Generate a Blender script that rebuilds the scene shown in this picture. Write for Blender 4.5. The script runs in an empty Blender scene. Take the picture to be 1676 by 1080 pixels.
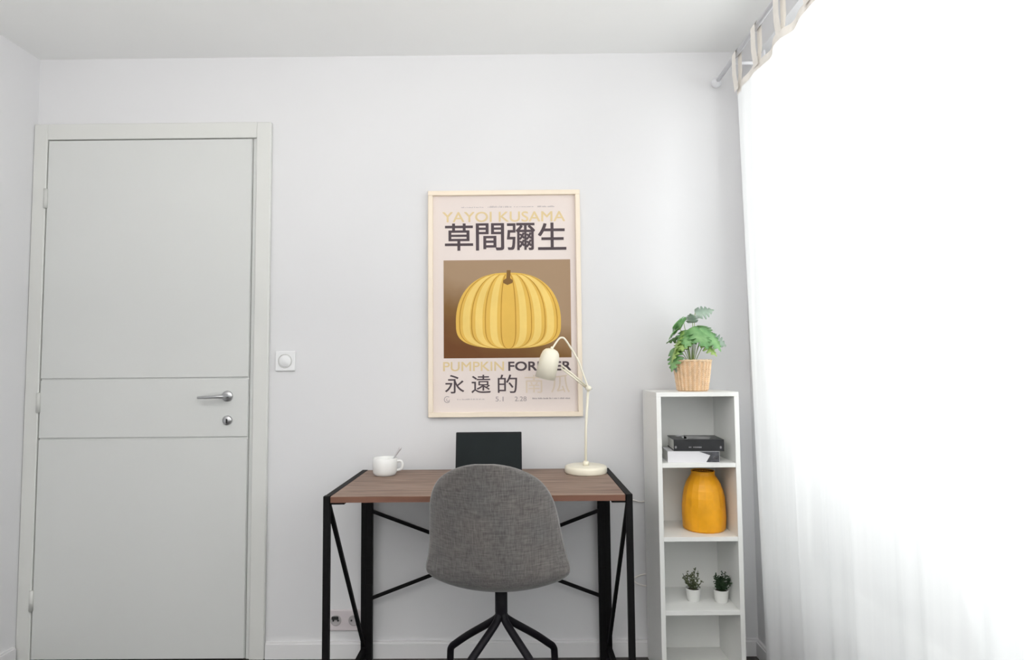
import bpy, bmesh, math, random
from mathutils import Vector, Matrix, noise
random.seed(7)
PI = math.pi
S = bpy.context.scene
C = S.collection

# ------------------------------------------------------------------ camera
cd = bpy.data.cameras.new('camera'); cam = bpy.data.objects.new('camera', cd); C.objects.link(cam)
cd.sensor_fit = 'HORIZONTAL'; cd.sensor_width = 36.0; cd.lens = 36.0*1000/1676; cd.clip_start = 0.02
_m = (Matrix.Rotation(math.radians(0.29), 4, 'Z') @ Matrix.Rotation(PI/2+math.radians(3.3), 4, 'X')
      @ Matrix.Rotation(math.radians(-0.5), 4, 'Z'))
_m.translation = (0, -2.5, 1.155)
cam.matrix_world = _m
S.camera = cam

# ------------------------------------------------------------------ light
S.view_settings.view_transform = 'Standard'; S.view_settings.look = 'None'
S.view_settings.exposure = -1.20; S.view_settings.gamma = 1.0
S.view_settings.use_curve_mapping = False
W = bpy.data.worlds.new('daylight'); S.world = W; W.use_nodes = True
_bg = W.node_tree.nodes['Background']; _bg.inputs[0].default_value = (0.97, 0.985, 1.0, 1); _bg.inputs[1].default_value = 2.4
def area(name, loc, rot, sx, sy, power, col=(1, 1, 1)):
    l = bpy.data.lights.new(name, 'AREA'); l.shape = 'RECTANGLE'; l.size = sx; l.size_y = sy
    l.energy = power; l.color = col
    o = bpy.data.objects.new(name, l); C.objects.link(o); o.location = loc; o.rotation_euler = rot
    return o
area('daylight_right_window', (1.32, -2.25, 1.60), (0, PI/2+.05, 0), 1.6, 3.5, 165, (1.0, 0.985, 1.0))   # daylight through the curtained window
area('rear_fill_light', (-0.5, -4.45, 1.6), (PI/2, 0, 0), 2.2, 1.4, 14, (1.0, 0.985, 0.965))   # added fill light, set outside an invented window behind the camera
area('ceiling_fill_light', (-0.3, -2.95, 1.40), (PI, 0, 0), 2.4, 1.0, 190, (1.0, 0.985, 0.945))   # bare fill light added behind the camera to brighten the ceiling

# ------------------------------------------------------------------ materials
def srgb(r, g, b):
    f = lambda c: (c/255/12.92) if c/255 <= 0.04045 else ((c/255+0.055)/1.055)**2.4
    return (f(r), f(g), f(b), 1)
def mat(name, col, rough=0.6, metal=0.0, var=0.0, scale=8.0, bump=0.0, bscale=None, stretch=None, spec=None, detail=3):
    m = bpy.data.materials.new(name); m.use_nodes = True
    nt = m.node_tree; N = nt.nodes; L = nt.links; b = N['Principled BSDF']
    b.inputs['Roughness'].default_value = rough; b.inputs['Metallic'].default_value = metal
    if spec is not None: b.inputs['Specular IOR Level'].default_value = spec
    tc = N.new('ShaderNodeTexCoord'); mp = N.new('ShaderNodeMapping'); L.new(tc.outputs['Object'], mp.inputs[0])
    if stretch: mp.inputs['Scale'].default_value = stretch
    nz = N.new('ShaderNodeTexNoise'); nz.inputs['Scale'].default_value = scale; nz.inputs['Detail'].default_value = detail
    L.new(mp.outputs[0], nz.inputs['Vector'])
    cr = N.new('ShaderNodeValToRGB'); L.new(nz.outputs['Fac'], cr.inputs[0])
    cr.color_ramp.elements[0].position = 0.3; cr.color_ramp.elements[1].position = 0.7
    cr.color_ramp.elements[0].color = tuple(c*(1-var) for c in col[:3])+(1,)
    cr.color_ramp.elements[1].color = tuple(min(1, c*(1+var)) for c in col[:3])+(1,)
    L.new(cr.outputs[0], b.inputs['Base Color'])
    if bump:
        n2 = N.new('ShaderNodeTexNoise'); n2.inputs['Scale'].default_value = bscale or scale*4
        L.new(mp.outputs[0], n2.inputs['Vector'])
        bp = N.new('ShaderNodeBump'); bp.inputs['Strength'].default_value = bump; bp.inputs['Distance'].default_value = 0.002
        L.new(n2.outputs['Fac'], bp.inputs['Height']); L.new(bp.outputs[0], b.inputs['Normal'])
    return m
M = {}
M['wall'] = mat('wall_paint', (0.725, 0.72, 0.735), 0.75, var=0.01, scale=2, bump=0.05, bscale=300, spec=0.2)
M['ceiling'] = mat('ceiling_paint', (0.88, 0.88, 0.875), 0.9, var=0.01, scale=2, spec=0.1)
M['door'] = mat('door_paint', (0.66, 0.665, 0.655), 0.5, var=0.01, scale=2, spec=0.25)
M['casing'] = mat('casing_paint', (0.69, 0.69, 0.67), 0.45, var=0.01, scale=3, spec=0.3)
M['skirting'] = mat('baseboard_paint', (0.76, 0.75, 0.76), 0.45, var=0.01, scale=3, spec=0.3)
M['floor'] = mat('dark_floor_wood', (0.030, 0.024, 0.022), 0.45, var=0.35, scale=6, stretch=(1, 12, 1), bump=0.1)
M['hinge'] = mat('painted_hinge', (0.58, 0.58, 0.56), 0.45, var=0.05)
M['chrome'] = mat('brushed_steel', (0.50, 0.50, 0.51), 0.28, metal=0.9, var=0.05, scale=60)
M['dark'] = mat('dark_gap', (0.02, 0.02, 0.02), 0.6, var=0.1)
M['plastic'] = mat('white_plastic', (0.80, 0.80, 0.81), 0.4, var=0.01)
M['cord'] = mat('cord_plastic', (0.82, 0.78, 0.75), 0.5, var=0.02)
M['socket'] = mat('socket_plastic', (0.66, 0.60, 0.62), 0.45, var=0.02)
M['socket_in'] = mat('socket_recess', (0.40, 0.37, 0.38), 0.5, var=0.05)
M['steel_black'] = mat('black_powder_coat', (0.006, 0.0055, 0.006), 0.6, var=0.2, scale=80, bump=0.1, spec=0.15)
M['chair_black'] = mat('black_chair_metal', (0.008, 0.007, 0.010), 0.5, var=0.2, scale=80, spec=0.2)
M['frame_cream'] = mat('pale_poster_wood', srgb(240, 226, 208), 0.55, var=0.03, scale=12, stretch=(1, 1, 0.2), spec=0.2)
M['paper'] = mat('poster_paper', srgb(228, 216, 211), 0.8, var=0.01, scale=3, spec=0.1)
M['ink_dark'] = mat('dark_ink', srgb(88, 78, 82), 0.8, var=0.04, spec=0.1)
M['ink_gold'] = mat('gold_ink', srgb(222, 200, 156), 0.8, var=0.03, spec=0.1)
M['ink_pale'] = mat('pale_gold_ink', srgb(222, 206, 188), 0.8, var=0.03, spec=0.1)
M['ink_grey'] = mat('grey_ink', srgb(190, 180, 180), 0.8, var=0.05, spec=0.1)
M['ink_mid'] = mat('mid_grey_ink', srgb(160, 150, 152), 0.8, var=0.05, spec=0.1)
def picture():
    m = bpy.data.materials.new('print_brown'); m.use_nodes = True; nt = m.node_tree; N = nt.nodes; L = nt.links
    b = N['Principled BSDF']; b.inputs['Roughness'].default_value = 0.8; b.inputs['Specular IOR Level'].default_value = 0.1
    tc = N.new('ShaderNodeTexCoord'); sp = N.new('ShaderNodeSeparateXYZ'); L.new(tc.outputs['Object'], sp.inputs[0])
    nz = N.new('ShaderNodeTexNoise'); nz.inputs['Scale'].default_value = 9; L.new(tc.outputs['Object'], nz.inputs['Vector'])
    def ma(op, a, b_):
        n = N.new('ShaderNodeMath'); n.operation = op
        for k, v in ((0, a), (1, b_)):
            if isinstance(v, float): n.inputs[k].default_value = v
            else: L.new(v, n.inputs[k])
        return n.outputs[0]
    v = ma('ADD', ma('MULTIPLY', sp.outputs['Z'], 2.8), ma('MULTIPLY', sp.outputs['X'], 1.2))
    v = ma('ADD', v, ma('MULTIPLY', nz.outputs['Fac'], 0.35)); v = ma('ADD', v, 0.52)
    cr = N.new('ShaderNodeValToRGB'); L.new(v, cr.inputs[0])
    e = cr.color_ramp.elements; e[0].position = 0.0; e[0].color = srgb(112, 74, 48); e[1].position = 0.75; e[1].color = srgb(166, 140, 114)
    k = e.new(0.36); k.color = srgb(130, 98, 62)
    L.new(cr.outputs[0], b.inputs['Base Color']); return m
M['print_brown'] = picture()
#M['_unused'] = mat('print_ground', srgb(112, 78, 52), 0.8, var=0.18, scale=7, stretch=(1, 1, 2.5), spec=0.1)
M['gourd'] = mat('print_ochre', srgb(226, 184, 92), 0.8, var=0.05, scale=9, spec=0.1)
M['gourd_light'] = mat('print_light_ochre', srgb(238, 206, 122), 0.8, var=0.05, scale=9, spec=0.1)
M['gourd_line'] = mat('print_rib_line', srgb(186, 138, 60), 0.8, var=0.08, scale=9, spec=0.1)
M['gourd_stem'] = mat('print_stem', srgb(132, 100, 62), 0.8, var=0.1, scale=9, spec=0.1)
M['lamp'] = mat('cream_enamel', srgb(240, 234, 216), 0.35, var=0.01)
M['lamp_in'] = mat('lamp_inside', srgb(176, 168, 150), 0.6, var=0.02)
M['screen'] = mat('black_screen_glass', (0.010, 0.014, 0.015), 0.5, var=0.15, spec=0.12)
M['laptop'] = mat('graphite_case', (0.012, 0.013, 0.015), 0.5, var=0.1, spec=0.15)
M['cup'] = mat('white_glazed_china', (0.80, 0.80, 0.79), 0.25, var=0.01)
M['spoon'] = mat('spoon_metal', (0.62, 0.61, 0.62), 0.35, metal=0.6, var=0.03)
M['shelf'] = mat('white_laminate', (0.87, 0.87, 0.85), 0.4, var=0.01, spec=0.3)
M['vase'] = mat('mustard_glaze', srgb(244, 170, 30), 0.38, var=0.12, scale=14, bump=0.25, bscale=30, spec=0.35)
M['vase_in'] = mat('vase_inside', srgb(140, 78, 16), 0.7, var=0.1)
M['pot'] = mat('white_pot', (0.80, 0.80, 0.78), 0.5, var=0.02)
M['soil'] = mat('soil', (0.05, 0.035, 0.025), 0.95, var=0.4, scale=90)
M['basket'] = mat('woven_straw', srgb(222, 186, 148), 0.8, var=0.14, scale=40, bump=0.3, bscale=120, spec=0.1)
M['basket2'] = mat('woven_straw_pale', srgb(238, 210, 178), 0.8, var=0.10, scale=60, bump=0.3, bscale=120, spec=0.1)
M['sprig_a'] = mat('grey_green_sprig', srgb(84, 92, 62), 0.7, var=0.3, scale=60)
M['sprig_b'] = mat('dark_green_sprig', srgb(36, 62, 34), 0.7, var=0.35, scale=60)
M['stem'] = mat('green_stem', srgb(150, 172, 96), 0.6, var=0.1)
M['book_white'] = mat('white_book_cover', (0.74, 0.73, 0.76), 0.5, var=0.02)
M['book_black'] = mat('black_book_cover', (0.012, 0.012, 0.014), 0.35, var=0.3, scale=20)
M['book_grey'] = mat('book_print_grey', (0.30, 0.29, 0.30), 0.4, var=0.3, scale=25)
M['book_dark'] = mat('book_print_dark', (0.07, 0.07, 0.08), 0.4, var=0.6, scale=60)
M['pages'] = mat('paper_pages', (0.72, 0.71, 0.68), 0.9, var=0.05, scale=6, stretch=(1, 1, 60))
M['rod'] = mat('pale_rod_metal', (0.74, 0.74, 0.77), 0.5, var=0.02)
M['tab'] = mat('cream_tab_cloth', (0.86, 0.82, 0.77), 0.9, var=0.03, scale=40, spec=0.1)

def leafmat(name, c1, c2):
    m = bpy.data.materials.new(name); m.use_nodes = True; nt = m.node_tree; N = nt.nodes; L = nt.links
    b = N['Principled BSDF']; out = N['Material Output']
    tc = N.new('ShaderNodeTexCoord'); nz = N.new('ShaderNodeTexNoise'); nz.inputs['Scale'].default_value = 22
    cr = N.new('ShaderNodeValToRGB'); cr.color_ramp.elements[0].position = 0.35; cr.color_ramp.elements[1].position = 0.65
    cr.color_ramp.elements[0].color = c1; cr.color_ramp.elements[1].color = c2
    L.new(tc.outputs['Object'], nz.inputs['Vector']); L.new(nz.outputs['Fac'], cr.inputs[0]); L.new(cr.outputs[0], b.inputs['Base Color'])
    b.inputs['Roughness'].default_value = 0.45
    tr = N.new('ShaderNodeBsdfTranslucent'); L.new(cr.outputs[0], tr.inputs[0])
    mx = N.new('ShaderNodeMixShader'); mx.inputs[0].default_value = 0.35
    L.new(b.outputs[0], mx.inputs[1]); L.new(tr.outputs[0], mx.inputs[2]); L.new(mx.outputs[0], out.inputs[0])
    return m
M['leaf'] = leafmat('leaf_green', srgb(132, 188, 124), srgb(170, 214, 152))
M['leaf_light'] = leafmat('leaf_light_green', srgb(168, 206, 118), srgb(204, 228, 150))
M['leaf_dark'] = leafmat('leaf_dark_green', srgb(58, 98, 40), srgb(92, 136, 62))
M['leaf_grey'] = leafmat('leaf_grey_green', srgb(166, 188, 172), srgb(192, 210, 194))

def fabric():
    m = bpy.data.materials.new('grey_woven_fabric'); m.use_nodes = True; nt = m.node_tree; N = nt.nodes; L = nt.links
    b = N['Principled BSDF']; b.inputs['Roughness'].default_value = 0.95; b.inputs['Specular IOR Level'].default_value = 0.1
    b.inputs['Sheen Weight'].default_value = 0.35; b.inputs['Sheen Roughness'].default_value = 0.5
    tc = N.new('ShaderNodeTexCoord')
    def nz(sc, st):
        mp = N.new('ShaderNodeMapping'); mp.inputs['Scale'].default_value = st; L.new(tc.outputs['Object'], mp.inputs[0])
        n = N.new('ShaderNodeTexNoise'); n.inputs['Scale'].default_value = sc; n.inputs['Detail'].default_value = 2
        L.new(mp.outputs[0], n.inputs['Vector']); return n
    a = nz(260, (1, 1, 0.12)); c = nz(260, (0.12, 0.12, 1)); d = nz(9, (1, 1, 1))
    ad = N.new('ShaderNodeMath'); ad.operation = 'ADD'; L.new(a.outputs['Fac'], ad.inputs[0]); L.new(c.outputs['Fac'], ad.inputs[1])
    cr = N.new('ShaderNodeValToRGB'); L.new(ad.outputs[0], cr.inputs[0])
    mr = N.new('ShaderNodeMapRange'); mr.inputs[1].default_value = 0.65; mr.inputs[2].default_value = 1.35
    L.new(ad.outputs[0], mr.inputs[0]); L.new(mr.outputs[0], cr.inputs[0])
    cr.color_ramp.elements[0].color = (0.085, 0.078, 0.077, 1); cr.color_ramp.elements[1].color = (0.18, 0.167, 0.163, 1)
    mx = N.new('ShaderNodeMix'); mx.data_type = 'RGBA'; mx.blend_type = 'MULTIPLY'; mx.inputs[0].default_value = 0.4
    cr2 = N.new('ShaderNodeValToRGB'); cr2.color_ramp.elements[0].position = 0.35; cr2.color_ramp.elements[1].position = 0.65
    cr2.color_ramp.elements[0].color = (0.75, 0.8, 0.8, 1); cr2.color_ramp.elements[1].color = (1, 0.96, 0.9, 1)
    L.new(d.outputs['Fac'], cr2.inputs[0]); L.new(cr.outputs[0], mx.inputs[6]); L.new(cr2.outputs[0], mx.inputs[7])
    L.new(mx.outputs[2], b.inputs['Base Color'])
    bp = N.new('ShaderNodeBump'); bp.inputs['Strength'].default_value = 0.25; bp.inputs['Distance'].default_value = 0.001
    L.new(ad.outputs[0], bp.inputs['Height']); L.new(bp.outputs[0], b.inputs['Normal'])
    return m
M['fabric'] = fabric()
def wood():
    m = bpy.data.materials.new('grey_brown_oak'); m.use_nodes = True; nt = m.node_tree; N = nt.nodes; L = nt.links
    b = N['Principled BSDF']; b.inputs['Roughness'].default_value = 0.55; b.inputs['Specular IOR Level'].default_value = 0.25
    tc = N.new('ShaderNodeTexCoord'); mp = N.new('ShaderNodeMapping'); mp.inputs['Scale'].default_value = (2.2, 22, 22); L.new(tc.outputs['Object'], mp.inputs[0])
    n = N.new('ShaderNodeTexNoise'); n.inputs['Scale'].default_value = 2.4; n.inputs['Detail'].default_value = 6; n.inputs['Distortion'].default_value = 0.8
    L.new(mp.outputs[0], n.inputs['Vector'])
    cr = N.new('ShaderNodeValToRGB'); cr.color_ramp.elements[0].position = 0.28; cr.color_ramp.elements[1].position = 0.72
    cr.color_ramp.elements[0].color = srgb(112, 90, 80); cr.color_ramp.elements[1].color = srgb(160, 137, 122)
    L.new(n.outputs['Fac'], cr.inputs[0]); L.new(cr.outputs[0], b.inputs['Base Color'])
    bp = N.new('ShaderNodeBump'); bp.inputs['Strength'].default_value = 0.15; bp.inputs['Distance'].default_value = 0.001
    L.new(n.outputs['Fac'], bp.inputs['Height']); L.new(bp.outputs[0], b.inputs['Normal'])
    return m
M['wood'] = wood()
M['wood_edge'] = mat('brown_edge_band', srgb(118, 84, 70), 0.6, var=0.12, scale=5, stretch=(1, 6, 6), spec=0.2)
def sheer():
    m = bpy.data.materials.new('sheer_white_voile'); m.use_nodes = True; nt = m.node_tree; N = nt.nodes; L = nt.links
    N.remove(N['Principled BSDF']); out = N['Material Output']
    tc = N.new('ShaderNodeTexCoord'); mp = N.new('ShaderNodeMapping'); mp.inputs['Scale'].default_value = (1, 1, 0.02); L.new(tc.outputs['Object'], mp.inputs[0])
    n = N.new('ShaderNodeTexNoise'); n.inputs['Scale'].default_value = 60; L.new(mp.outputs[0], n.inputs['Vector'])
    cr = N.new('ShaderNodeValToRGB'); cr.color_ramp.elements[0].color = (0.86, 0.86, 0.87, 1); cr.color_ramp.elements[1].color = (0.93, 0.93, 0.935, 1)
    L.new(n.outputs['Fac'], cr.inputs[0])
    d = N.new('ShaderNodeBsdfDiffuse'); t = N.new('ShaderNodeBsdfTranslucent'); p = N.new('ShaderNodeBsdfTransparent')
    L.new(cr.outputs[0], d.inputs[0]); L.new(cr.outputs[0], t.inputs[0])
    a = N.new('ShaderNodeMixShader'); a.inputs[0].default_value = 0.5; L.new(d.outputs[0], a.inputs[1]); L.new(t.outputs[0], a.inputs[2])
    c = N.new('ShaderNodeMixShader'); c.inputs[0].default_value = 0.12; L.new(a.outputs[0], c.inputs[1]); L.new(p.outputs[0], c.inputs[2])
    L.new(c.outputs[0], out.inputs[0]); return m
M['sheer'] = sheer()
def glass():
    m = bpy.data.materials.new('window_glass'); m.use_nodes = True; nt = m.node_tree; N = nt.nodes; L = nt.links
    N.remove(N['Principled BSDF']); out = N['Material Output']
    p = N.new('ShaderNodeBsdfTransparent'); p.inputs[0].default_value = (0.96, 0.98, 0.97, 1)
    g = N.new('ShaderNodeBsdfGlossy'); g.inputs['Roughness'].default_value = 0.02
    f = N.new('ShaderNodeFresnel'); f.inputs[0].default_value = 1.2
    a = N.new('ShaderNodeMixShader'); L.new(f.outputs[0], a.inputs[0]); L.new(p.outputs[0], a.inputs[1]); L.new(g.outputs[0], a.inputs[2])
    L.new(a.outputs[0], out.inputs[0]); return m
M['glass'] = glass()

# ------------------------------------------------------------------ helpers
def obj(name, bm, m, parent=None, smooth=False, mods=None):
    me = bpy.data.meshes.new(name); bmesh.ops.recalc_face_normals(bm, faces=bm.faces)
    bm.to_mesh(me); bm.free()
    if isinstance(m, (list, tuple)):
        for x in m: me.materials.append(x)
    else: me.materials.append(m)
    if smooth:
        me.polygons.foreach_set('use_smooth', [True]*len(me.polygons))
    o = bpy.data.objects.new(name, me); C.objects.link(o)
    if parent: o.parent = parent
    return o
def tag(o, label=None, cat=None, group=None, kind=None):
    if label: o['label'] = label
    if cat: o['category'] = cat
    if group: o['group'] = group
    if kind: o['kind'] = kind
    return o
def thing(name, label, cat, loc=(0, 0, 0), rz=0, group=None, kind=None):
    o = bpy.data.objects.new(name, None); C.objects.link(o); o.location = loc; o.rotation_euler = (0, 0, rz)
    o.empty_display_size = 0.05
    return tag(o, label, cat, group, kind)
def box(x0, x1, y0, y1, z0, z1, bev=0.0, seg=1, bm=None):
    bm = bm or bmesh.new()
    vs = [bm.verts.new((x, y, z)) for x in (x0, x1) for y in (y0, y1) for z in (z0, z1)]
    fs = [bm.faces.new([vs[i] for i in f]) for f in ((0, 1, 3, 2), (4, 6, 7, 5), (0, 4, 5, 1), (2, 3, 7, 6), (0, 2, 6, 4), (1, 5, 7, 3))]
    if bev:
        es = list({e for f in fs for e in f.edges})
        bmesh.ops.bevel(bm, geom=es, offset=bev, segments=seg, affect='EDGES', profile=0.5)
    return bm
def lathe(prof, n=32, bm=None, off=(0, 0, 0), jit=0.0, mat_i=0):
    bm = bm or bmesh.new(); rings = []
    for r, z in prof:
        if r < 1e-6: rings.append([bm.verts.new((off[0], off[1], off[2]+z))])
        else: rings.append([bm.verts.new((off[0]+(r+random.uniform(-jit, jit))*math.cos(2*PI*i/n), off[1]+(r+random.uniform(-jit, jit))*math.sin(2*PI*i/n), off[2]+z)) for i in range(n)])
    for a, b in zip(rings, rings[1:]):
        for i in range(n):
            j = (i+1) % n
            if len(a) == 1 and len(b) == 1: continue
            if len(a) == 1: f = bm.faces.new((a[0], b[j], b[i]))
            elif len(b) == 1: f = bm.faces.new((a[i], a[j], b[0]))
            else: f = bm.faces.new((a[i], a[j], b[j], b[i]))
            f.material_index = mat_i
    return bm
def tube(pts, r, n=10, bm=None, closed_caps=True):
    bm = bm or bmesh.new(); pts = [Vector(p) for p in pts]; rings = []
    rs = r if isinstance(r, (list, tuple)) else [r]*len(pts)
    t0 = (pts[1]-pts[0]).normalized()
    up = Vector((0, 0, 1)) if abs(t0.z) < 0.9 else Vector((1, 0, 0))
    nrm = t0.cross(up).normalized()
    for i, p in enumerate(pts):
        if i == 0: t = t0
        elif i == len(pts)-1: t = (pts[i]-pts[i-1]).normalized()
        else: t = ((pts[i+1]-p).normalized()+(p-pts[i-1]).normalized()).normalized()
        nrm = (nrm-t*nrm.dot(t)).normalized(); b = t.cross(nrm)
        rings.append([bm.verts.new(p+(nrm*math.cos(2*PI*k/n)+b*math.sin(2*PI*k/n))*rs[i]) for k in range(n)])
    for a, b in zip(rings, rings[1:]):
        for k in range(n): bm.faces.new((a[k], a[(k+1) % n], b[(k+1) % n], b[k]))
    if closed_caps: bm.faces.new(rings[0][::-1]); bm.faces.new(rings[-1])
    return bm
def bar(p, q, w, d=None, bm=None):
    """square bar from p to q, w wide, d deep"""
    d = d or w; bm = bm or bmesh.new(); p = Vector(p); q = Vector(q); t = (q-p).normalized()
    a = t.cross(Vector((0, 1, 0))) if abs(t.y) < 0.9 else t.cross(Vector((1, 0, 0)))
    a.normalize(); b = t.cross(a)
    r = []
    for c in (p, q): r.append([bm.verts.new(c+a*sx*w/2+b*sy*d/2) for sx, sy in ((-1, -1), (1, -1), (1, 1), (-1, 1))])
    for k in range(4): bm.faces.new((r[0][k], r[0][(k+1) % 4], r[1][(k+1) % 4], r[1][k]))
    bm.faces.new(r[0][::-1]); bm.faces.new(r[1])
    return bm
def spline(pts, n=8):
    P = [Vector(p) for p in pts]; out = []
    for i in range(len(P)-1):
        a = P[max(i-1, 0)]; b = P[i]; c = P[i+1]; d = P[min(i+2, len(P)-1)]
        for k in range(n):
            t = k/n
            out.append(0.5*((2*b)+(c-a)*t+(2*a-5*b+4*c-d)*t*t+(-a+3*b-3*c+d)*t**3))
    out.append(P[-1]); return out
def struct(name, bm, m, parent=None):
    o = obj(name, bm, m, parent)
    if not parent: o['kind'] = 'structure'
    return o

# ------------------------------------------------------------------ room shell
XL, XR, YR, ZC = -1.995, 0.955, -4.2, 2.46
tag(struct('floor', box(XL-.2, XR+.3, YR-.2, .2, -.1, 0), M['floor']), 'dark floor along the foot of the walls')
tag(struct('ceiling', box(XL-.2, XR+.3, YR-.2, .2, ZC, ZC+.1), M['ceiling']), 'plain white ceiling')
tag(struct('wall_back', box(XL-.2, XR+.3, 0, .2, 0, ZC), M['wall']), 'white wall behind the desk and poster')
tag(struct('wall_left', box(XL-.2, XL, YR, 0, 0, ZC), M['wall']), 'white wall left of the door')
WY0, WY1, WZ0, WZ1 = -3.95, -0.12, 0.36, 2.36       # right window opening
bm = box(XR, XR+.22, WY0, WY1, 0, WZ0)
box(XR, XR+.22, WY0, WY1, WZ1, ZC, bm=bm); box(XR, XR+.22, YR, WY0, 0, ZC, bm=bm); box(XR, XR+.22, WY1, 0, 0, ZC, bm=bm)
tag(struct('wall_right', bm, M['wall']), 'white window wall behind the sheer curtain')
RX0, RX1, RZ0, RZ1 = -1.6, 0.6, 0.9, 2.25  # opening added to the unseen rear wall to let fill light in
bm = box(XL, RX0, YR-.2, YR, 0, ZC); box(RX1, XR, YR-.2, YR, 0, ZC, bm=bm)
box(RX0, RX1, YR-.2, YR, 0, RZ0, bm=bm); box(RX0, RX1, YR-.2, YR, RZ1, ZC, bm=bm)
tag(struct('wall_rear', bm, M['wall']), 'white wall behind the viewer')
# baseboards
bm = box(-1.004, XR, -.014, 0, 0, .056); box(-1.004, XR, -.010, 0, .056, .064, bm=bm)
tag(struct('baseboard_back', bm, M['skirting']), 'low white baseboard under the desk and shelf')
bm = box(XL, XL+.014, YR, -.03, 0, .056); box(XL, XL+.010, YR, -.03, .056, .064, bm=bm)
tag(struct('baseboard_left', bm, M['skirting']), 'low white baseboard on the left wall')
bm = box(XR-.014, XR, YR, -.014, 0, .056); box(XR-.010, XR, YR, -.014, .056, .064, bm=bm)
tag(struct('baseboard_right', bm, M['skirting']), 'low white baseboard on the window wall')
# windows
def window(name, horiz, a0, a1, z0, z1, pos, label):
    """horiz: 'y' window lies in an x=pos plane, 'x' in a y=pos plane"""
    r = thing(name, label, None, kind='structure')
    def b(p0, p1, q0, q1, t=0.04, c=0.0):
        return (box(pos+c-t/2, pos+c+t/2, p0, p1, q0, q1, .003) if horiz == 'y' else box(p0, p1, pos+c-t/2, pos+c+t/2, q0, q1, .003))
    w = .05; mid = (a0+a1)/2
    obj('window_frame', b(a0, a1, z0, z0+w), M['casing'], r); obj('window_frame', b(a0, a1, z1-w, z1), M['casing'], r)
    obj('window_frame', b(a0, a0+w, z0+w, z1-w), M['casing'], r); obj('window_frame', b(a1-w, a1, z0+w, z1-w), M['casing'], r)
    obj('mullion', b(mid-.04, mid+.04, z0+w, z1-w), M['casing'], r)
    for p, q in ((a0+w, mid-.04), (mid+.04, a1-w)):
        obj('pane', b(p, q, z0+w, z1-w, .006) if 0 else (box(pos-.002, pos+.002, p, q, z0+w, z1-w) if horiz == 'y' else box(p, q, pos-.002, pos+.002, z0+w, z1-w)), M['glass'], r)
    return r
window('window_1', 'y', WY0, WY1, WZ0, WZ1, XR+.15, 'wide window glowing behind the sheer curtain')
window('added_rear_window', 'x', RX0, RX1, RZ0, RZ1, YR-.12, 'added unseen window behind the viewer for the fill light')  # made-up window that carries the rear fill

# ------------------------------------------------------------------ door
dr = thing('door_1', 'grey-white flush door with two horizontal grooves', None, kind='structure')
# casing
DX0, DX1, DT = -1.938, -1.066, 2.108
obj('door_casing', box(XL+.001, DX0, -.020, 0, 0, DT+.066, .003), M['casing'], dr)
obj('door_casing', box(DX1, -1.006, -.020, 0, 0, DT+.066, .003), M['casing'], dr)
obj('door_casing', box(DX0, DX1, -.020, 0, DT, DT+.066, .002), M['casing'], dr)
# dark gap liner behind the leaf
obj('door_stop', box(DX0, DX1-.015, -.003, 0, .0, DT), M['hinge'], dr)
obj('door_rebate', box(DX1-.016, DX1, -.010, 0, 0, DT, .002), M['door'], dr)
LX0, LX1 = DX0+.005, DX1-.019
obj('door_leaf', box(LX0, LX1, -.011, -.002, .006, DT-.005, .001), M['door'], dr)
for z0, z1 in ((.006, .869), (.877, 1.109), (1.117, DT-.005)):
    obj('door_panel', box(LX0+.001, LX1-.001, -.018, -.009, z0, z1, .0012, 1), M['door'], dr)
for z in (.235, 1.02, 1.86):
    o = obj('hinge', tube([(DX0+.002, -.020, z-.040), (DX0+.002, -.020, z+.040)], .008, 12), M['hinge'], dr, True)
hd = obj('door_handle', lathe([(0, 0), (.022, 0), (.022, .005), (.020, .008), (0, .008)], 28), M['chrome'], dr, True)
hd['label'] = 'steel lever handle on a round rose'
hd.matrix_local = Matrix.Translation((-1.168, -.018, 1.040)) @ Matrix.Rotation(PI/2, 4, 'X')
lv = tube(spline([(0, 0, .008), (0, 0, .040), (-.010, 0, .048), (-.028, 0, .050), (-.066, -.002, .048), (-.098, -.003, .046)], 5), [.0085]*6+[.008]*5+[.0075]*5+[.0065]*5+[.0055]*4+[.005], 12)
obj('handle_lever', lv, M['chrome'], hd, True)
kr = obj('key_rose', lathe([(0, 0), (.019, 0), (.019, .006), (.017, .009), (0, .009)], 28), M['chrome'], dr, True)
kr.matrix_local = Matrix.Translation((-1.166, -.018, .943)) @ Matrix.Rotation(PI/2, 4, 'X')
obj('keyhole', box(-.003, .003, -.011, .006, .007, .0105), M['dark'], kr)

# ------------------------------------------------------------------ switch and sockets
sw = thing('light_switch', 'white square light switch on the wall right of the door', 'switch', (-.940, 0, 1.180))
obj('plate', box(-.041, .041, -.009, 0, -.041, .041, .004, 2), M['plastic'], sw)
k = lathe([(0, .013), (.021, .013), (.025, .010), (.026, .006)], 28); o = obj('rocker', k, M['plastic'], sw, True); o.rotation_euler = (PI/2, 0, 0)
obj('rocker_ring', tube([(.0275*math.cos(t*PI/14), -.0095, .0275*math.sin(t*PI/14)) for t in range(29)], .0014, 6, closed_caps=False), M['hinge'], sw, True)
so = thing('wall_socket', 'pinkish white double wall socket low behind the left desk leg', 'socket', (-.688, 0, .147))
obj('plate', box(-.070, .070, -.009, 0, -.041, .041, .004, 2), M['socket'], so)
for sx in (-.036, .036):
    r = obj('socket_well', lathe([(.022, .0005), (.020, .0030), (.017, .0012), (0, .0012)], 24), M['socket_in'], so, True)
    r.location = (sx, -.0085, 0); r.rotation_euler = (PI/2, 0, 0)
    obj('pin', tube([(-.0095, 0, .001), (-.0095, 0, .004)], .0035, 8), M['dark'], r)
    obj('pin', tube([(.0095, 0, .001), (.0095, 0, .004)], .0035, 8), M['dark'], r)
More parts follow.
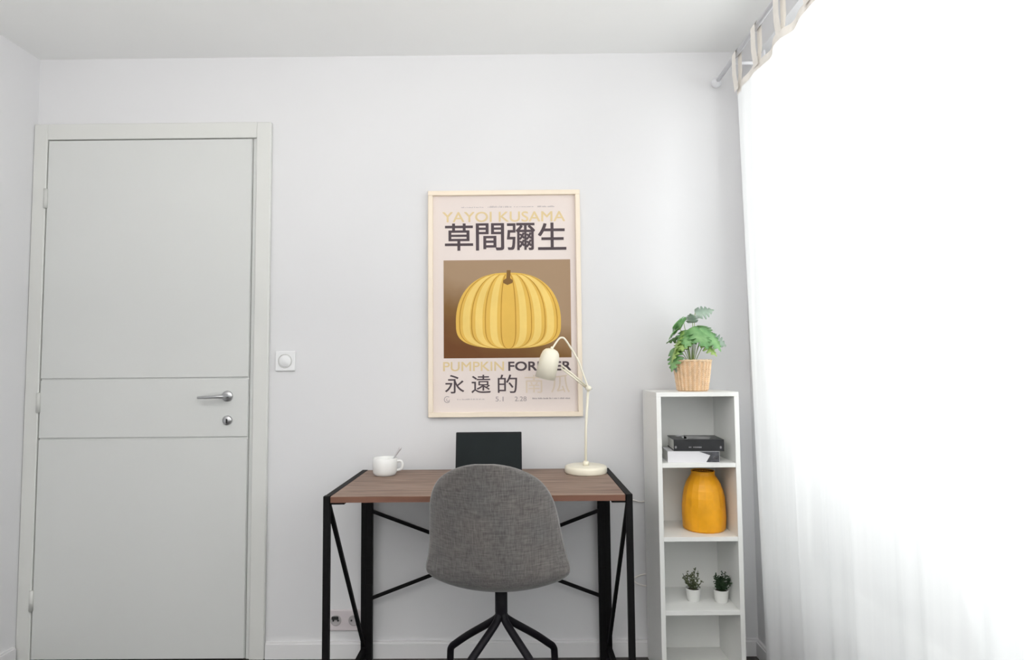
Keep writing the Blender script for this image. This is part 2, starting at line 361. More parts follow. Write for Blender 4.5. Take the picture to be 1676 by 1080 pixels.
o = obj('plug_tab', box(-.052, -.026, -.016, -.009, .004, .016, .002), M['dark'], so); o['label'] = 'small black piece in the left socket'

# ------------------------------------------------------------------ desk
dk = thing('folding_desk', 'small desk with grey-brown wooden top and black steel trestle frame', 'desk', (-.123, -.28, 0))
def D(b):    # shift world coordinates to the desk's base
    bmesh.ops.translate(b, verts=b.verts, vec=(.123, .28, 0)); return b
TX0, TX1, TY0, TY1, TZ = -.594, .346, -.528, -.034, .742
obj('desktop', D(box(TX0, TX1, TY0, TY1, TZ-.020, TZ, .0012)), M['wood'], dk)
o = obj('edge_band', D(box(TX0+.001, TX1-.001, TY0-.0015, TY0+.001, TZ-.0195, TZ-.0015)), M['wood_edge'], dk)
for s, xo in ((-1, -.605), (1, .358)):
    xi = xo - s*.022
    side = obj('side_frame', D(bar((xo, TY0, TZ-.010), (xo, TY1+.006, TZ-.010), .020, .020)), M['steel_black'], dk)
    obj('leg', D(box(xo-.010, xo+.010, TY0-.006, TY0+.014, 0.004, TZ+.002, .001)), M['steel_black'], dk)
    obj('leg', D(box(xo-.011, xo+.011, TY1-.012, TY1+.010, 0.004, TZ-.001, .001)), M['steel_black'], dk)
    obj('back_post', D(box(xi-.011-(.004 if s > 0 else 0), xi+.011, TY1-.012, TY1+.010, 0.004, TZ-.021, .001)), M['steel_black'], dk)
    obj('diagonal_brace', D(bar((xo-s*.002, TY0+.012, TZ-.022), (xo-s*.002, TY1-.012, .065), .012, .012)), M['steel_black'], dk)
    obj('foot_rail', D(bar((xo, TY0+.014, .045), (xo, TY1-.010, .045), .018, .018)), M['steel_black'], dk)
    obj('bracket', D(box(min(xo, xo-s*.055), max(xo, xo-s*.055), TY0+.004, TY0+.030, TZ-.0265, TZ-.0205, .001)), M['steel_black'], dk)
    for yy in (TY0+.004, TY1-.001): obj('foot_cap', D(box(xo-.013, xo+.013, yy-.013, yy+.013, 0, .012, .002)), M['chair_black'], dk)
    obj('hinge_sleeve', D(box(xi-.014, xi+.014, TY1-.017, TY1-.012, .30, .36, .001)), M['steel_black'], dk)
obj('cross_brace', D(bar((-.572, -.044, .582), (.326, -.044, .249), .013, .008)), M['steel_black'], dk)
obj('cross_brace', D(bar((-.572, -.053, .249), (.326, -.053, .582), .013, .008)), M['steel_black'], dk)

# ------------------------------------------------------------------ swivel chair
ch = thing('swivel_chair', 'grey fabric shell chair on black swivel legs, its back to the viewer', 'chair', (-.054, -.428, 0))
ctr = []  # (local y, z, half width, wrap, thickness)  top of back down to the seat front
for dz, hwq in ((.0006, .024), (.0035, .046), (.012, .077), (.026, .110), (.046, .142), (.066, .164), (.089, .181), (.131, .202)):
    f = dz/.131
    ctr.append((-.262+.022*f, .864-dz, hwq, .085*(hwq/.2)**2, .034*min(1, .40+2.2*dz/.06)))
ctr += [(-.235, .67, .212, .104, .034), (-.226, .590, .220, .108, .034), (-.217, .518, .230, .095, .034), (-.195, .481, .234, .070, .034),
        (-.155, .457, .234, .046, .034), (-.10, .447, .232, .040, .034), (-.03, .444, .228, .034, .034), (.05, .448, .222, .028, .034), (.12, .454, .210, .022, .034), (.16, .454, .190, .016, .030), (.178, .448, .160, .010, .016)]
bm = bmesh.new(); NU = 18; rows = []
for i, (y, z, hw, wr, tk) in enumerate(ctr):
    a = Vector((0, *ctr[max(i-1, 0)][:2])); b = Vector((0, *ctr[min(i+1, len(ctr)-1)][:2]))
    if i == 0: a = Vector((0, y, z+.01))
    t = (b-a).normalized(); n = Vector((0, -t.z, t.y)); row = []
    if i < 8: n = Vector((0, 1, .10)).normalized()
    for side in (0, 1):
        for k in range(NU):
            u = -1+2*(k+(0 if side == 0 else 0))/NU
            if side: u = -u
            ed = math.sqrt(max(0, 1-abs(u)**6))
            p = Vector((u*hw-.026*max(0, z-.50)/.35, y, z))+n*(wr*abs(u)**2.0+(0 if side == 0 else tk*ed)+(tk*.5*(1-ed) if side == 0 else tk*.5*(1-ed)))
            row.append(bm.verts.new(p))
    rows.append(row)
NR_ = 2*NU
for a, b in zip(rows, rows[1:]):
    for k in range(NR_): bm.faces.new((a[k], a[(k+1) % NR_], b[(k+1) % NR_], b[k]))
for row in (rows[0], rows[-1]):
    for k in range(NU//1-1+1):
        a_, b_ = row[k], row[(k+1) % NR_]; c_, d_ = row[(NR_-k-1) % NR_], row[(NR_-k) % NR_]
        vs_ = []
        for v_ in (a_, b_, c_, d_):
            if v_ not in vs_: vs_.append(v_)
        if len(vs_) >= 3:
            try: bm.faces.new(vs_)
            except ValueError: pass
sh = obj('seat_shell', bm, M['fabric'], ch, True)
m = sh.modifiers.new('smooth', 'SUBSURF'); m.levels = 1; m.render_levels = 1
sh.rotation_euler = (0, 0, math.radians(-3))
obj('swivel_plate', lathe([(0, .422), (.045, .422), (.055, .432), (.055, .443), (0, .443)], 24), M['chair_black'], ch, True)
obj('column', lathe([(0, .318), (.015, .318), (.0205, .340), (.0205, .430), (0, .430)], 20), M['chair_black'], ch, True)
for a, r in ((135, .268), (45, .262), (-132, .262), (-49, .262)):
    dx, dy = math.cos(math.radians(a)), math.sin(math.radians(a))
    pts = spline([(dx*.006, dy*.006, .350), (dx*.012, dy*.012, .330), (dx*.035, dy*.035, .305), (dx*r*.60, dy*r*.60, .222), (dx*(r-.035), dy*(r-.035), .170), (dx*(r-.006), dy*(r-.006), .145), (dx*r, dy*r, .115), (dx*(r+.003), dy*(r+.003), .012)], 5)
    obj('leg', tube(pts, .0125, 12), M['chair_black'], ch, True)
    o = obj('foot_glide', lathe([(0, 0), (.015, 0), (.016, .006), (.013, .014), (0, .014)], 16), M['chair_black'], ch, True)
    o.location = (dx*(r+.003), dy*(r+.003), 0)

# ------------------------------------------------------------------ laptop
lp = thing('laptop', 'open black laptop on the desk, partly hidden by the chair back', 'laptop', (-.103, -.205, TZ))
obj('keyboard_base', box(-.124, .124, -.175, 0, .001, .012, .003, 2), M['laptop'], lp)
obj('keyboard', box(-.110, .110, -.105, -.018, .012, .0128), M['screen'], lp)
obj('trackpad', box(-.035, .035, -.165, -.115, .012, .0125), M['screen'], lp)
ld = obj('lid', box(-.124, .124, -.003, .003, .006, .166, .0029, 3), M['laptop'], lp); ld.rotation_euler = (math.radians(-14), 0, 0)
obj('display', box(-.117, .117, -.0036, -.0028, .016, .159), M['screen'], ld)
obj('hinge_barrel', tube([(-.09, .003, .008), (.09, .003, .008)], .005, 8), M['laptop'], lp, True)

# ------------------------------------------------------------------ cup and spoon
cu = thing('cup', 'squat white cup near the left end of the desk', 'cup', (-.500, -.150, TZ))
obj('body', lathe([(0, 0), (.034, 0), (.040, .003), (.0445, .012), (.0465, .035), (.0465, .064), (.045, .066), (.0435, .064), (.043, .020), (.036, .008), (0, .007)], 40), M['cup'], cu, True)
obj('handle', tube(spline([(.044, .004, .052), (.060, .004, .052), (.066, .004, .038), (.060, .004, .022), (.044, .004, .018)], 6), .0048, 10), M['cup'], cu, True)
obj('contents', lathe([(.0428, .047), (0, .047)], 24), M['pages'], cu)
sp = thing('spoon', 'thin grey spoon leaning out of the white cup', 'spoon', (-.503, -.150, TZ+.012))
obj('spoon_handle', tube(spline([(0, 0, 0), (.025, .002, .035), (.048, .004, .070), (.062, .005, .092)], 4), [.0030]*8+[.0036, .0042, .0050, .0058, .0040], 8), M['spoon'], sp, True)

# ------------------------------------------------------------------ desk lamp
la = thing('desk_lamp', 'cream desk lamp with domed shade and round base on the right end of the desk', 'lamp', (.266, -.130, TZ))
obj('base', lathe([(0, 0), (.078, 0), (.0805, .004), (.0805, .020), (.078, .026), (.070, .028), (0, .028)], 48), M['lamp'], la, True)
o = obj('switch_knob', lathe([(0, .028), (.012, .028), (.012, .040), (.009, .044), (0, .044)], 20), M['lamp'], la, True); o.location = (.001, 0, 0)
obj('pole', tube([(0, 0, .028), (.003, 0, .17), (.014, 0, .318)], .0048, 12), M['lamp'], la, True)
EL = Vector((.015, 0, .322))
o = obj('elbow_joint', tube([(EL.x, -.014, EL.z), (EL.x, .014, EL.z)], .0105, 16), M['lamp'], la, True)
obj('elbow_screw', tube([(EL.x-.012, -.006, EL.z-.003), (EL.x+.014, -.006, EL.z-.001)], .004, 8), M['hinge'], la, True)
# curved upper arm: elbow -> up -> over the shade
obj('upper_arm', tube(spline([(.013, -.008, .325), (-.008, -.008, .385), (-.024, -.008, .430), (-.050, -.008, .476), (-.072, -.008, .510), (-.084, -.008, .518), (-.098, -.008, .512), (-.122, -.008, .478)], 6), .0036, 10), M['lamp'], la, True)
for dz in (0, .013):
    obj('arm_rod', tube([(.010, .008, .322+dz*.6), (-.088, .008, .400+dz)], .0034, 8), M['lamp'], la, True)
sd = obj('shade', lathe([(0, .118), (.012, .117), (.024, .112), (.032, .102), (.0365, .086), (.0378, .068), (.039, 0), (.0375, .0), (.0362, .068), (.030, .095), (0, .110)], 36), M['lamp'], la, True)
sd.location = (-.152, 0, .362)
sd.rotation_euler = (math.radians(6), math.radians(13.5), 0)
obj('bulb', lathe([(0, .020), (.014, .026), (.020, .042), (.014, .062), (.010, .085), (0, .085)], 16), M['cup'], sd, True)
obj('shade_cap', lathe([(0, .126), (.005, .125), (.007, .116), (0, .114)], 12), M['lamp'], sd, True)

# ------------------------------------------------------------------ poster
po = thing('framed_poster', 'tall poster in a thin cream frame hanging above the desk', 'poster', (-.0415, 0, 1.411))
HW, HH, FW = .3125, .464, .019
for nm, b in (('frame_rail', box(-HW, HW, -.022, -.001, HH-FW, HH, .0015)), ('frame_rail', box(-HW, HW, -.022, -.001, -HH, -HH+FW, .0015)),
              ('frame_rail', box(-HW, -HW+FW, -.022, -.001, -HH+FW, HH-FW, .0015)), ('frame_rail', box(HW-FW, HW, -.022, -.001, -HH+FW, HH-FW, .0015))):
    obj(nm, b, M['frame_cream'], po)
sheet = obj('print', box(-HW+FW-.002, HW-FW+.002, -.006, -.002, -HH+FW-.002, HH-FW+.002), M['paper'], po)
OX, OZ = -.0415, 1.411
def ppoly(name, pts, m, y, parent=None):
    bm = bmesh.new(); bm.faces.new([bm.verts.new((x-OX, y, z-OZ)) for x, z in pts])
    o = obj(name, bm, m, parent or sheet); return o
def prect(name, x0, x1, z0, z1, m, y): return ppoly(name, [(x0, z0), (x1, z0), (x1, z1), (x0, z1)], m, y)
def ptext(txt, x0, x1, z0, z1, m, bold=0.0, y=-.0066, space=1.0):
    cu = bpy.data.curves.new('lettering', 'FONT'); cu.body = txt; cu.size = 1; cu.space_character = space
    cu.resolution_u = 4
    o = bpy.data.objects.new('tmp', cu); C.objects.link(o)
    dg = bpy.context.evaluated_depsgraph_get(); me = bpy.data.meshes.new_from_object(o.evaluated_get(dg))
    bpy.data.objects.remove(o)
    xs = [v.co.x for v in me.vertices]; ys = [v.co.y for v in me.vertices]
    ax, bx, ay, by = min(xs), max(xs), min(ys), max(ys)
    for v in me.vertices:
        v.co = Vector((x0+(v.co.x-ax)/(bx-ax)*(x1-x0)-OX, y, z0+(v.co.y-ay)/(by-ay)*(z1-z0)-OZ))
    if bold:
        bm = bmesh.new()
        for dx, dz in ((-1, -1), (1, -1), (-1, 1), (1, 1)):
            n0 = len(bm.verts); bm.from_mesh(me); bm.verts.ensure_lookup_table()
            for v in bm.verts[n0:]: v.co.x += dx*bold; v.co.z += dz*bold; v.co.y += .00006*(dx+2*dz)
        bm.to_mesh(me); bm.free()
    me.materials.clear(); me.materials.append(m); me.name = 'lettering'
    t = bpy.data.objects.new('lettering', me); C.objects.link(t); t.parent = sheet
    return t
ptext('YAYOI KUSAMA', -.296, .210, 1.747, 1.789, M['ink_gold'], .0006)
def glyphs(s, x0, w, pitch, z0, z1, m, bold):
    for i, c in enumerate(s): ptext(c, x0+i*pitch, x0+i*pitch+w, z0, z1, m, bold)
glyphs('草間彌生', -.285, .114, .128, 1.629, 1.740, M['ink_dark'], .0013)
ptext('PUMPKIN', -.294, -.047, 1.133, 1.170, M['ink_gold'], .0005)
ptext('FOREVER', -.028, .226, 1.133, 1.169, M['ink_dark'], .0011)
glyphs('永遠的', -.287, .078, .1075, 1.043, 1.117, M['ink_dark'], .0003)
glyphs('南瓜', .037, .076, .1075, 1.042, 1.115, M['ink_pale'], .0)
ptext('5.1', -.082, -.050, 1.009, 1.028, M['ink_mid'], 0); ptext('2.28', -.004, .044, 1.009, 1.028, M['ink_mid'], 0)
# small round mark in the lower left corner (two open arcs)
def arc(cx, cz, r, w, a0, a1, m):
    n = 18; pts = [(cx+(r+w)*math.cos(a0+(a1-a0)*i/n), cz+(r+w)*math.sin(a0+(a1-a0)*i/n)) for i in range(n+1)]
    pts += [(cx+r*math.cos(a0+(a1-a0)*i/n), cz+r*math.sin(a0+(a1-a0)*i/n)) for i in range(n, -1, -1)]
    return pts
ppoly('emblem', arc(-.278, 1.018, .011, .0025, .9, 5.6, None), M['ink_mid'], -.0066)
ppoly('emblem', arc(-.275, 1.017, .005, .002, 2.2, 6.4, None), M['ink_mid'], -.0066)
def smallprint(x0, x1, z, h, m, seed):
    """row of tiny unreadable letters, one mesh"""
    r = random.Random(seed); bm = bmesh.new(); x = x0
    while x < x1-.001:
        w = r.uniform(.0018, .0040); hh = h*r.uniform(.55, 1)
        bm.faces.new([bm.verts.new((a-OX, -.0066, b-OZ)) for a, b in ((x, z), (x+w, z), (x+w, z+hh), (x, z+hh))])
        x += w+r.choice((.0010, .0010, .0014, .004))
    obj('small_print', bm, m, sheet)
smallprint(-.238, -.125, 1.016, .005, M['ink_grey'], 1)
smallprint(.068, .222, 1.017, .006, M['ink_mid'], 2)
smallprint(-.218, -.128, 1.806, .005, M['ink_grey'], 3); smallprint(-.108, -.010, 1.806, .008, M['ink_grey'], 4)
smallprint(.0, .085, 1.807, .004, M['ink_grey'], 6); smallprint(.097, .166, 1.806, .007, M['ink_grey'], 5)
# picture: plain brown field with a plain smooth ochre gourd
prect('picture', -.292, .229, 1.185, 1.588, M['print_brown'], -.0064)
GX, GZ0, GZ1 = -.027, 1.222, 1.535
def gourd(sc, ofx=0.0):
    pts = []
    n = 72
    for i in range(n):
        t = 2*PI*i/n; cx, sz = math.cos(t), math.sin(t)
        ex = .215*sc; x = ex*(abs(cx)**.80)*(1 if cx > 0 else -1)
        zz = (abs(sz)**(.95 if sz > 0 else .55))*(1 if sz > 0 else -1)
        z = 1.335+(.200 if sz > 0 else .112)*zz
        pts.append((GX+x, z))
    return pts
ppoly('gourd_body', gourd(1.0), M['gourd'], -.0067)
for sc in (.82, .58, .30):    # soft plain ribs, each a slender light band with a thin rib line
    for s in (-1, 1):
        bm = bmesh.new()
        n = 20; L_, R_ = [], []
        for i in range(n+1):
            t = -PI/2+.10+(PI-.34)*i/n; sz = math.sin(t); cx = math.cos(t)
            x = .215*sc*(abs(cx)**.80); z = 1.335+(.200*(abs(sz)**.95) if sz > 0 else -.112*(abs(sz)**.55))
            w = .017*(abs(cx)**.5)+.001
            z = min(max(z, 1.228), 1.525)
            L_.append((GX+s*(x-w), z)); R_.append((GX+s*(x+w*.6), z))
        for i in range(n):
            bm.faces.new([bm.verts.new((p[0]-OX, -.0069, p[1]-OZ)) for p in (L_[i], R_[i], R_[i+1], L_[i+1])])
        obj('gourd_rib', bm, M['gourd_light'], sheet)
for sc in (.93, .70, .44, .14):
    for s in (-1, 1):
        bm = bmesh.new()
        n = 20; pr = None
        for i in range(n+1):
            t = -PI/2+.12+(PI-.40)*i/n; sz = math.sin(t); cx = math.cos(t)
            x = .215*sc*(abs(cx)**.80); z = 1.335+(.200*(abs(sz)**.95) if sz > 0 else -.112*(abs(sz)**.55))
            q = ((GX+s*(x-.0018), z), (GX+s*(x+.0018), z))
            if pr: bm.faces.new([bm.verts.new((p[0]-OX, -.0070, p[1]-OZ)) for p in (pr[0], pr[1], q[1], q[0])])
            pr = q
        obj('rib_line', bm, M['gourd_line'], sheet)
ppoly('gourd_stem', [(-.046, 1.492), (-.030, 1.484), (-.010, 1.492), (-.006, 1.502), (-.018, 1.512), (-.016, 1.545), (-.032, 1.545), (-.034, 1.512), (-.048, 1.502)], M['gourd_stem'], -.0071)

# ------------------------------------------------------------------ shelf unit
sh0 = thing('shelf_unit', 'tall narrow white open shelf unit between the desk and the curtain', 'shelf', (.661, -.135, 0))
SX0, SX1, SY0, SY1, SZ = .512, .812, -.26, -.018, 1.051
def H(b): bmesh.ops.translate(b, verts=b.verts, vec=(-.661, .135, 0)); return b
T = .017
obj('side_panel', H(box(SX0, SX0+T, SY0, SY1, 0, SZ-.016, .001)), M['shelf'], sh0)
obj('side_panel', H(box(SX1-T, SX1, SY0, SY1, 0, SZ-.016, .001)), M['shelf'], sh0)
obj('top_panel', H(box(SX0, SX1, SY0, SY1, SZ-.016, SZ, .001)), M['shelf'], sh0)
for z in (.795, .532, .273, .040): obj('shelf_board', H(box(SX0+T, SX1-T, SY0+.001, SY1, z-.016, z, .0008)), M['shelf'], sh0)
obj('back_panel', H(box(SX0+T, SX1-T, SY1-.004, SY1-.0005, .04, SZ-.017)), M['shelf'], sh0)
obj('kick_plate', H(box(SX0+T, SX1-T, SY0+.010, SY0+.024, 0, .024)), M['shelf'], sh0)

# books
def book(name, label, loc, rz, w, d, h, cover, prints):
    t = thing(name, label, 'book', loc, rz, 'books stacked on the top shelf')
    obj('page_block', box(-w/2+.003, w/2-.003, -d/2+.003, d/2-.003, .0025, h-.0025), M['pages'], t)
    bm = box(-w/2, w/2, -d/2, d/2, 0, .0025); box(-w/2, w/2, -d/2, d/2, h-.0025, h, bm=bm); box(-w/2, w/2, -d/2, -d/2+.003, .0025, h-.0025, bm=bm)
    obj('cover', bm, cover, t)
    for (nm, face, pts, m) in prints:
        bm = bmesh.new()
        if face == 'spine': bm.faces.new([bm.verts.new((x, -d/2-.0006, z)) for x, z in pts])
        else: bm.faces.new([bm.verts.new((x, y, h+.0006)) for x, y in pts])
        obj(nm, bm, m, t)
    return t
book('book', 'thick white book with grey print at the right of its spine, under the black book', (.652, -.178, .795), math.radians(-3.5), .186, .125, .040, M['book_white'],
     [('cover_print', 'spine', [(.045, .001), (.092, .001), (.092, .039), (.020, .039), (.060, .026)], M['book_dark']),
      ('cover_print', 'spine', [(.068, .010), (.088, .008), (.088, .020), (.072, .024)], M['book_grey'])])
tb = book('book', 'black book with a grey picture on its cover, lying on the white book', (.674, -.170, .8355), math.radians(-4.5), .180, .140, .042, M['book_black'],
     [('cover_print', 'top', [(-.05, -.05), (-.01, -.055), (.04, -.06), (.06, .0), (.02, .035), (-.03, .04), (-.04, .0)], M['book_grey']),
      ('cover_print', 'top', [(-.058, .02), (-.030, .05), (-.02, .06), (-.045, .062), (-.068, .045)], M['book_white']),
      ('cover_print', 'top', [(-.048, -.062), (-.038, -.062), (-.030, .02), (-.048, .02)], M['book_white'])])
for k in range(9):
    bm = bmesh.new(); x = -.036+k*.0052
    if k == 2: continue
    bm.faces.new([bm.verts.new((a, -.0708, b)) for a, b in ((x, .012), (x+.0038, .012), (x+.0038, .0165), (x, .0165))]); obj('title_mark', bm, M['book_grey'], tb)
for x in (-.083, .078):
    bm = bmesh.new(); bm.faces.new([bm.verts.new((x+.0035*math.cos(i), -.0708, .014+.005*math.sin(i))) for i in [j*PI/5 for j in range(10)]]); obj('spine_dot', bm, M['book_grey'], tb)

# vase
va = thing('vase', 'tall mustard yellow ceramic vase with dark mouth on the second shelf', 'vase', (.7085, -.145, .532))
pr = [(0, 0), (.072, 0), (.0785, .006), (.0805, .05), (.0795, .09), (.0770, .122), (.0715, .150), (.063, .173), (.053, .190), (.0450, .201), (.0430, .207), (.0430, .214)]
b = lathe(pr, 18, jit=.0007)
obj('body', b, M['vase'], va, False)
for p in bpy.data.objects[va.name].children[0].data.polygons: p.use_smooth = abs(p.normal.z) < .05
obj('rim', lathe([(.0430, .2135), (.0442, .216), (.0428, .218), (.0395, .216), (.038, .208)], 32), M['vase'], va, True)
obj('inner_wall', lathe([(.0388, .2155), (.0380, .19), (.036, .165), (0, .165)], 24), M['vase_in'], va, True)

# small potted sprigs
def sprig(label, loc, m, n, hmin, hmax, spread, seed, leaf):
    r = random.Random(seed)
    t = thing('potted_sprig', label, 'plant', loc, 0, 'small potted plants on the third shelf')
    obj('pot', lathe([(0, 0), (.0215, 0), (.0225, .002), (.0275, .044), (.0282, .046), (.0262, .046), (.0252, .038), (0, .038)], 28), M['pot'], t, True)
    obj('soil', lathe([(.0255, .0375), (.012, .0405), (0, .041)], 16), M['soil'], t, True)
    st = bmesh.new(); lf = bmesh.new()
    for i in range(n):
        a = r.uniform(0, 2*PI); s = r.uniform(.1, 1)*spread; h = r.uniform(hmin, hmax)*(1-.35*(s/spread)**2)
        tip = Vector((s*math.cos(a), s*math.sin(a), .040+h)); base = Vector((tip.x*.25, tip.y*.25, .039))
        midp = base.lerp(tip, .5)+Vector((tip.x*.2, tip.y*.2, .004))
        path = spline([base, midp, tip], 4); tube(path, .0008, 4, bm=st)
        for q in range(leaf):
            p = path[r.randrange(2, len(path))]
            d = Vector((r.uniform(-1, 1), r.uniform(-1, 1), r.uniform(-.2, 1))).normalized(); L = r.uniform(.006, .011); w = L*.32
            sd = d.cross(Vector((r.uniform(-1, 1), r.uniform(-1, 1), r.uniform(-1, 1)))).normalized()
            up = sd.cross(d)*.0015
            v = [lf.verts.new(p), lf.verts.new(p+d*L*.5+sd*w+up), lf.verts.new(p+d*L), lf.verts.new(p+d*L*.5-sd*w+up), lf.verts.new(p+d*L*.5-up)]
            for f in ((0, 1, 4), (1, 2, 4), (2, 3, 4), (3, 0, 4)): lf.faces.new([v[x] for x in f])
    tag(obj('stems', st, m, t), kind='stuff'); tag(obj('foliage', lf, m, t), kind='stuff')
    return t
sprig('small airy grey-green plant in a white pot, the left of the two', (.6565, -.160, .273), M['sprig_a'], 26, .030, .078, .036, 3, 9)
sprig('small bushy dark green plant in a white pot, the right of the two', (.7560, -.175, .273), M['sprig_b'], 34, .022, .068, .040, 5, 14)

# big potted plant on top
pp = thing('potted_plant', 'leafy green plant in a woven straw pot on top of the shelf unit', 'plant', (.678, -.145, SZ))
prof = [(0, 0), (.054, 0), (.0565, .004), (.0695, .112), (.0700, .116), (.0665, .116), (.0650, .105), (0, .104)]
obj('pot', lathe(prof, 36), M['basket'], pp, True)
wv = bmesh.new(); NS = 24
for i in range(NS):
    for s in (-1, 1):
        pts = []
        for k in range(29):
            f = k/28; z = .004+f*.108; r = .0570+.0135*f+.0012*math.cos(k*PI/2+(0 if s > 0 else PI))
            a = 2*PI*(i+.5)/NS+s*.052*math.sin(k*PI/2+.4)
            pts.append((r*math.cos(a), r*math.sin(a), z))
        tube(pts, .0023, 4, bm=wv)
tag(obj('weave', wv, M['basket2'], pp), kind='stuff')
rim = bmesh.new(); NR = 60
for s in (0, PI):
    tube([((.0705+.0022*math.cos(i*.9+s))*math.cos(2*PI*i/NR), (.0705+.0022*math.cos(i*.9+s))*math.sin(2*PI*i/NR), .1155+.0022*math.sin(i*.9+s)) for i in range(NR+1)], .0028, 5, bm=rim, closed_caps=False)
obj('rim', rim, M['basket2'], pp, True)
obj('soil', lathe([(.064, .1045), (.03, .108), (0, .109)], 20), M['soil'], pp, True)
def monstera(size, m, base, direction, roll, droop, lobes=5):
    """split leaf, base at the petiole, growing along local +x"""
    bm = bmesh.new(); nl = 16; hw = []
    mid = []; Lr = []; Rr = []
    for i in range(nl+1):
        f = i/nl; w = .46*math.sin(PI*min(1, f**.72))*(1-.15*f)+.008
        if 2 < i < nl-1 and i % 3 == 2: w *= .42          # notches
        x = f*size; z = -droop*size*f*f
        ang = .22*size
        mid.append(bm.verts.new((x, 0, z)))
        xx = x+(-.16 if f < .18 else .10)*w*size*1.0
        Lr.append(bm.verts.new((xx, w*size, z-abs(w)*size*.34+.03*size))); Rr.append(bm.verts.new((xx, -w*size, z-abs(w)*size*.34+.03*size)))
    for i in range(nl):
        bm.faces.new((mid[i], mid[i+1], Lr[i+1], Lr[i])); bm.faces.new((mid[i], Rr[i], Rr[i+1], mid[i+1]))
    o = obj('leaf', bm, m, pp, True)
    so = o.modifiers.new('thickness', 'SOLIDIFY'); so.thickness = .0006
    d = Vector(direction).normalized(); up = Vector((0, 0, 1)); y = up.cross(d)
    if y.length < .05: y = Vector((0, 1, 0))
    y.normalize(); z = d.cross(y)
    R = Matrix((d, y, z)).transposed().to_4x4() @ Matrix.Rotation(roll, 4, 'X')
    o.matrix_local = Matrix.Translation(base) @ R
    return o
def petiole(p0, p1, m=None):
    p0 = Vector(p0); p1 = Vector(p1); md = p0.lerp(p1, .55)+Vector((0, 0, .012))
    obj('stem', tube(spline([p0, md, p1], 5), .0013, 6), m or M['stem'], pp, True)
# (tip base position, direction, size, roll, droop, material)   local x to the right, y away, z up
LV = [((-.050, -.02, .245), (-.75, -.35, -.30), .080, .6, .4, 'leaf'),
      ((-.035, -.03, .205), (-.35, -.80, -.50), .085, .1, .2, 'leaf_light'),
      ((.045, -.01, .225), (.75, -.30, -.50), .085, .7, .3, 'leaf'),
      ((-.062, -.01, .130), (-.10, -.20, -1.0), .060, .2, .05, 'leaf_grey'),
      ((-.030, -.01, .260), (-.55, -.30, .05), .085, .9, .5, 'leaf'),
      ((-.045, -.02, .225), (-.45, -.35, -.65), .100, .7, .2, 'leaf_light'),
      ((-.060, -.03, .190), (-.40, -.25, -.85), .090, .4, .1, 'leaf_light'),
      ((-.070, -.02, .165), (-.22, -.20, -1.0), .095, .2, .05, 'leaf'),
      ((.005, -.03, .245), (.25, -.75, -.65), .115, .1, .2, 'leaf'),
      ((.025, -.03, .240), (.70, -.45, -.55), .110, .5, .4, 'leaf'),
      ((-.010, -.02, .232), (-.30, -.70, -.40), .100, -.3, .3, 'leaf'),
      ((.010, .01, .262), (-.20, -.40, .55), .060, .1, .4, 'leaf_grey'),
      ((.020, .01, .300), (.90, -.10, .20), .075, 1.0, .15, 'leaf_grey'),
      ((.072, .00, .205), (.85, -.20, -.35), .070, 1.2, .4, 'leaf_grey'),
      ((.035, -.02, .190), (.55, -.45, -.55), .080, .3, .2, 'leaf_light'),
      ((-.020, .00, .190), (-.55, -.55, -.40), .085, .2, .2, 'leaf_dark'),
      ((-.015, .01, .215), (-.75, .10, -.10), .080, -.4, .3, 'leaf_dark'),
      ((.030, .02, .250), (.60, .35, -.10), .080, -.3, .4, 'leaf')]
for p, d, s, ro, dp, mm in LV:
    monstera(s, M[mm], p, d, ro, dp); petiole((p[0]*.15, p[1]*.15, .106), p)

# ------------------------------------------------------------------ wall cables
o = obj('cable', tube(spline([(.385, -.006, .602), (.44, -.006, .605), (.47, -.006, .609), (.495, -.006, .603), (.53, -.006, .606), (.60, -.006, .606)], 6), .0028, 8), M['cord'], None, True)
tag(o, 'thin white cable crossing the wall between desk and shelf at desktop height', 'cable')
o = obj('cable', tube(spline([(.60, -.006, .300), (.565, -.006, .300), (.530, -.006, .317), (.490, -.006, .314), (.462, -.006, .296), (.490, -.006, .277), (.530, -.006, .272), (.60, -.006, .280)], 6), .0032, 8), M['cord'], None, True)
tag(o, 'looped pinkish white cable low on the wall between desk and shelf', 'cable')

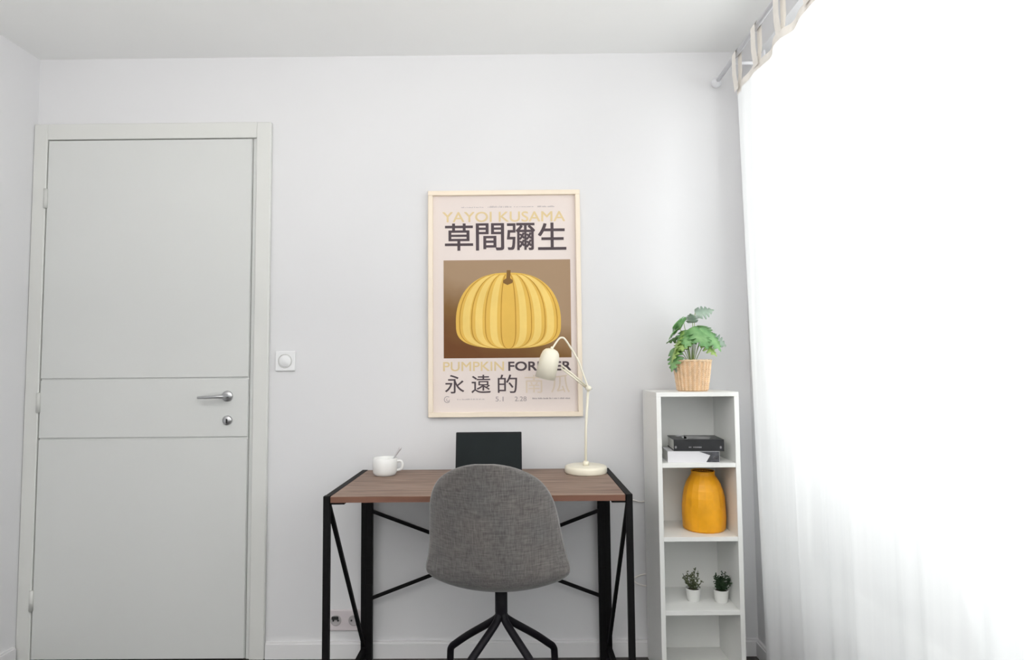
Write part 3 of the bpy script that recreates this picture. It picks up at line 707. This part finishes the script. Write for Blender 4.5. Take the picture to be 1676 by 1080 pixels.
# ------------------------------------------------------------------ curtain
RX, RZ = .835, 2.305
rd = thing('curtain_rod', 'thin pale curtain rod running along the window wall under the ceiling', 'rod', (RX, -1.2, RZ))
obj('pole', tube([(0, 1.13, 0), (0, -2.82, 0)], .0085, 12), M['rod'], rd, True)
f = obj('finial', lathe([(0, 0), (.010, 0), (.011, .006), (.018, .014), (.021, .024), (.017, .036), (0, .042)], 16), M['rod'], rd, True)
f.matrix_local = Matrix.Translation((0, 1.125, 0)) @ Matrix.Rotation(-PI/2, 4, 'X')
for y in (.96, -2.78):
    b = obj('bracket', tube([(0, y, -.014), (XR-RX-.001, y, -.014)], .006, 8), M['rod'], rd, True)
    obj('bracket_plate', box(XR-RX-.008, XR-RX-.001, y-.015, y+.015, -.05, .03, .002), M['rod'], rd)
def curtain(name, label, y_top, y_bot, y_end_top, y_end_bot, seed, fold, ztop=2.180):
    r = random.Random(seed)
    t = thing(name, label, 'curtain', (RX, y_top, .02), 0, 'sheer curtain panels')
    NY, NZ = 150, 34; bm = bmesh.new(); g = []
    ph = [r.uniform(0, 6.28) for _ in range(4)]
    for j in range(NZ+1):
        f = j/NZ; z = .02+f*(ztop-.02); row = []
        a = y_bot+(y_top-y_bot)*f; b = y_end_bot+(y_end_top-y_end_bot)*f
        for i in range(NY+1):
            s = i/NY; y = a+(b-a)*s
            amp = fold*(1-.45*f)
            x = amp*(math.sin(s*31+ph[0]+.4*math.sin(f*2))+.55*math.sin(s*57+ph[1])+.3*math.sin(s*101+ph[2]+f))
            sag = .010*(1-math.cos(2*PI*((-(y)-.27)/.18)))/2 if j == NZ else 0
            row.append(bm.verts.new((x*.8, y-y_top, z-.02-sag)))
        g.append(row)
    for j in range(NZ):
        for i in range(NY): bm.faces.new((g[j][i], g[j][i+1], g[j+1][i+1], g[j+1][i]))
    obj('cloth', bm, M['sheer'], t, True)
    # header band and side hem: doubled cloth
    bm = bmesh.new()
    for i in range(NY):
        q = [g_ for g_ in ()]
    cl = [c for c in t.children if c.name.startswith('cloth')][0]; vs = cl.data.vertices; W_ = NY+1
    def strip(rows, cols, dx, nm):
        bm = bmesh.new(); vv = {}
        for j in rows:
            for i in cols:
                c = vs[j*W_+i].co; vv[j, i] = bm.verts.new((c.x+dx, c.y, c.z))
        for j in rows[:-1]:
            for i in cols[:-1]: bm.faces.new((vv[j, i], vv[j, i+1], vv[j+1, i+1], vv[j+1, i]))
        return obj(nm, bm, M['sheer'], t, True)
    strip(list(range(NZ+1)), [0, 1], -.002, 'side_hem')
    bm = bmesh.new(); prev = None
    for i in range(0, NY+1):
        c = vs[NZ*W_+i].co
        q = (bm.verts.new((c.x-.0025, c.y, c.z+.003)), bm.verts.new((c.x-.0025, c.y, c.z-.024)))
        if prev: bm.faces.new((prev[0], q[0], q[1], prev[1]))
        prev = q
    obj('header_band', bm, M['tab'], t, True)
    n = int(round((y_top-y_end_top)/.185))
    for k in range(n+1):
        y = -.018-k*((y_top-y_end_top-.036)/n); h = ztop-.02; top = RZ-.02
        bm = bmesh.new(); pts = []
        for a in range(0, 9):
            an = PI*a/8; pts.append((-.0115*math.cos(an), top+.0115*math.sin(an)))
        pts = [(-.004, h-.012), (-.0115, h+.05)]+pts+[(.0115, h+.05), (.004, h-.012)]
        prev = None
        for i, (x, z) in enumerate(pts):
            w = .019
            q = (bm.verts.new((x, y-w, z)), bm.verts.new((x, y+w, z)))
            if prev: bm.faces.new((prev[0], prev[1], q[1], q[0]))
            prev = q
        obj('tab', bm, M['tab'], t, True)
    return t
curtain('curtain', 'sheer white tab-top curtain hanging right of the shelf unit', -.262, -.350, -1.58, -1.62, 4, .014)
curtain('curtain', 'second sheer white curtain panel at the right edge of the view', -1.62, -1.66, -3.98, -3.98, 9, .014)
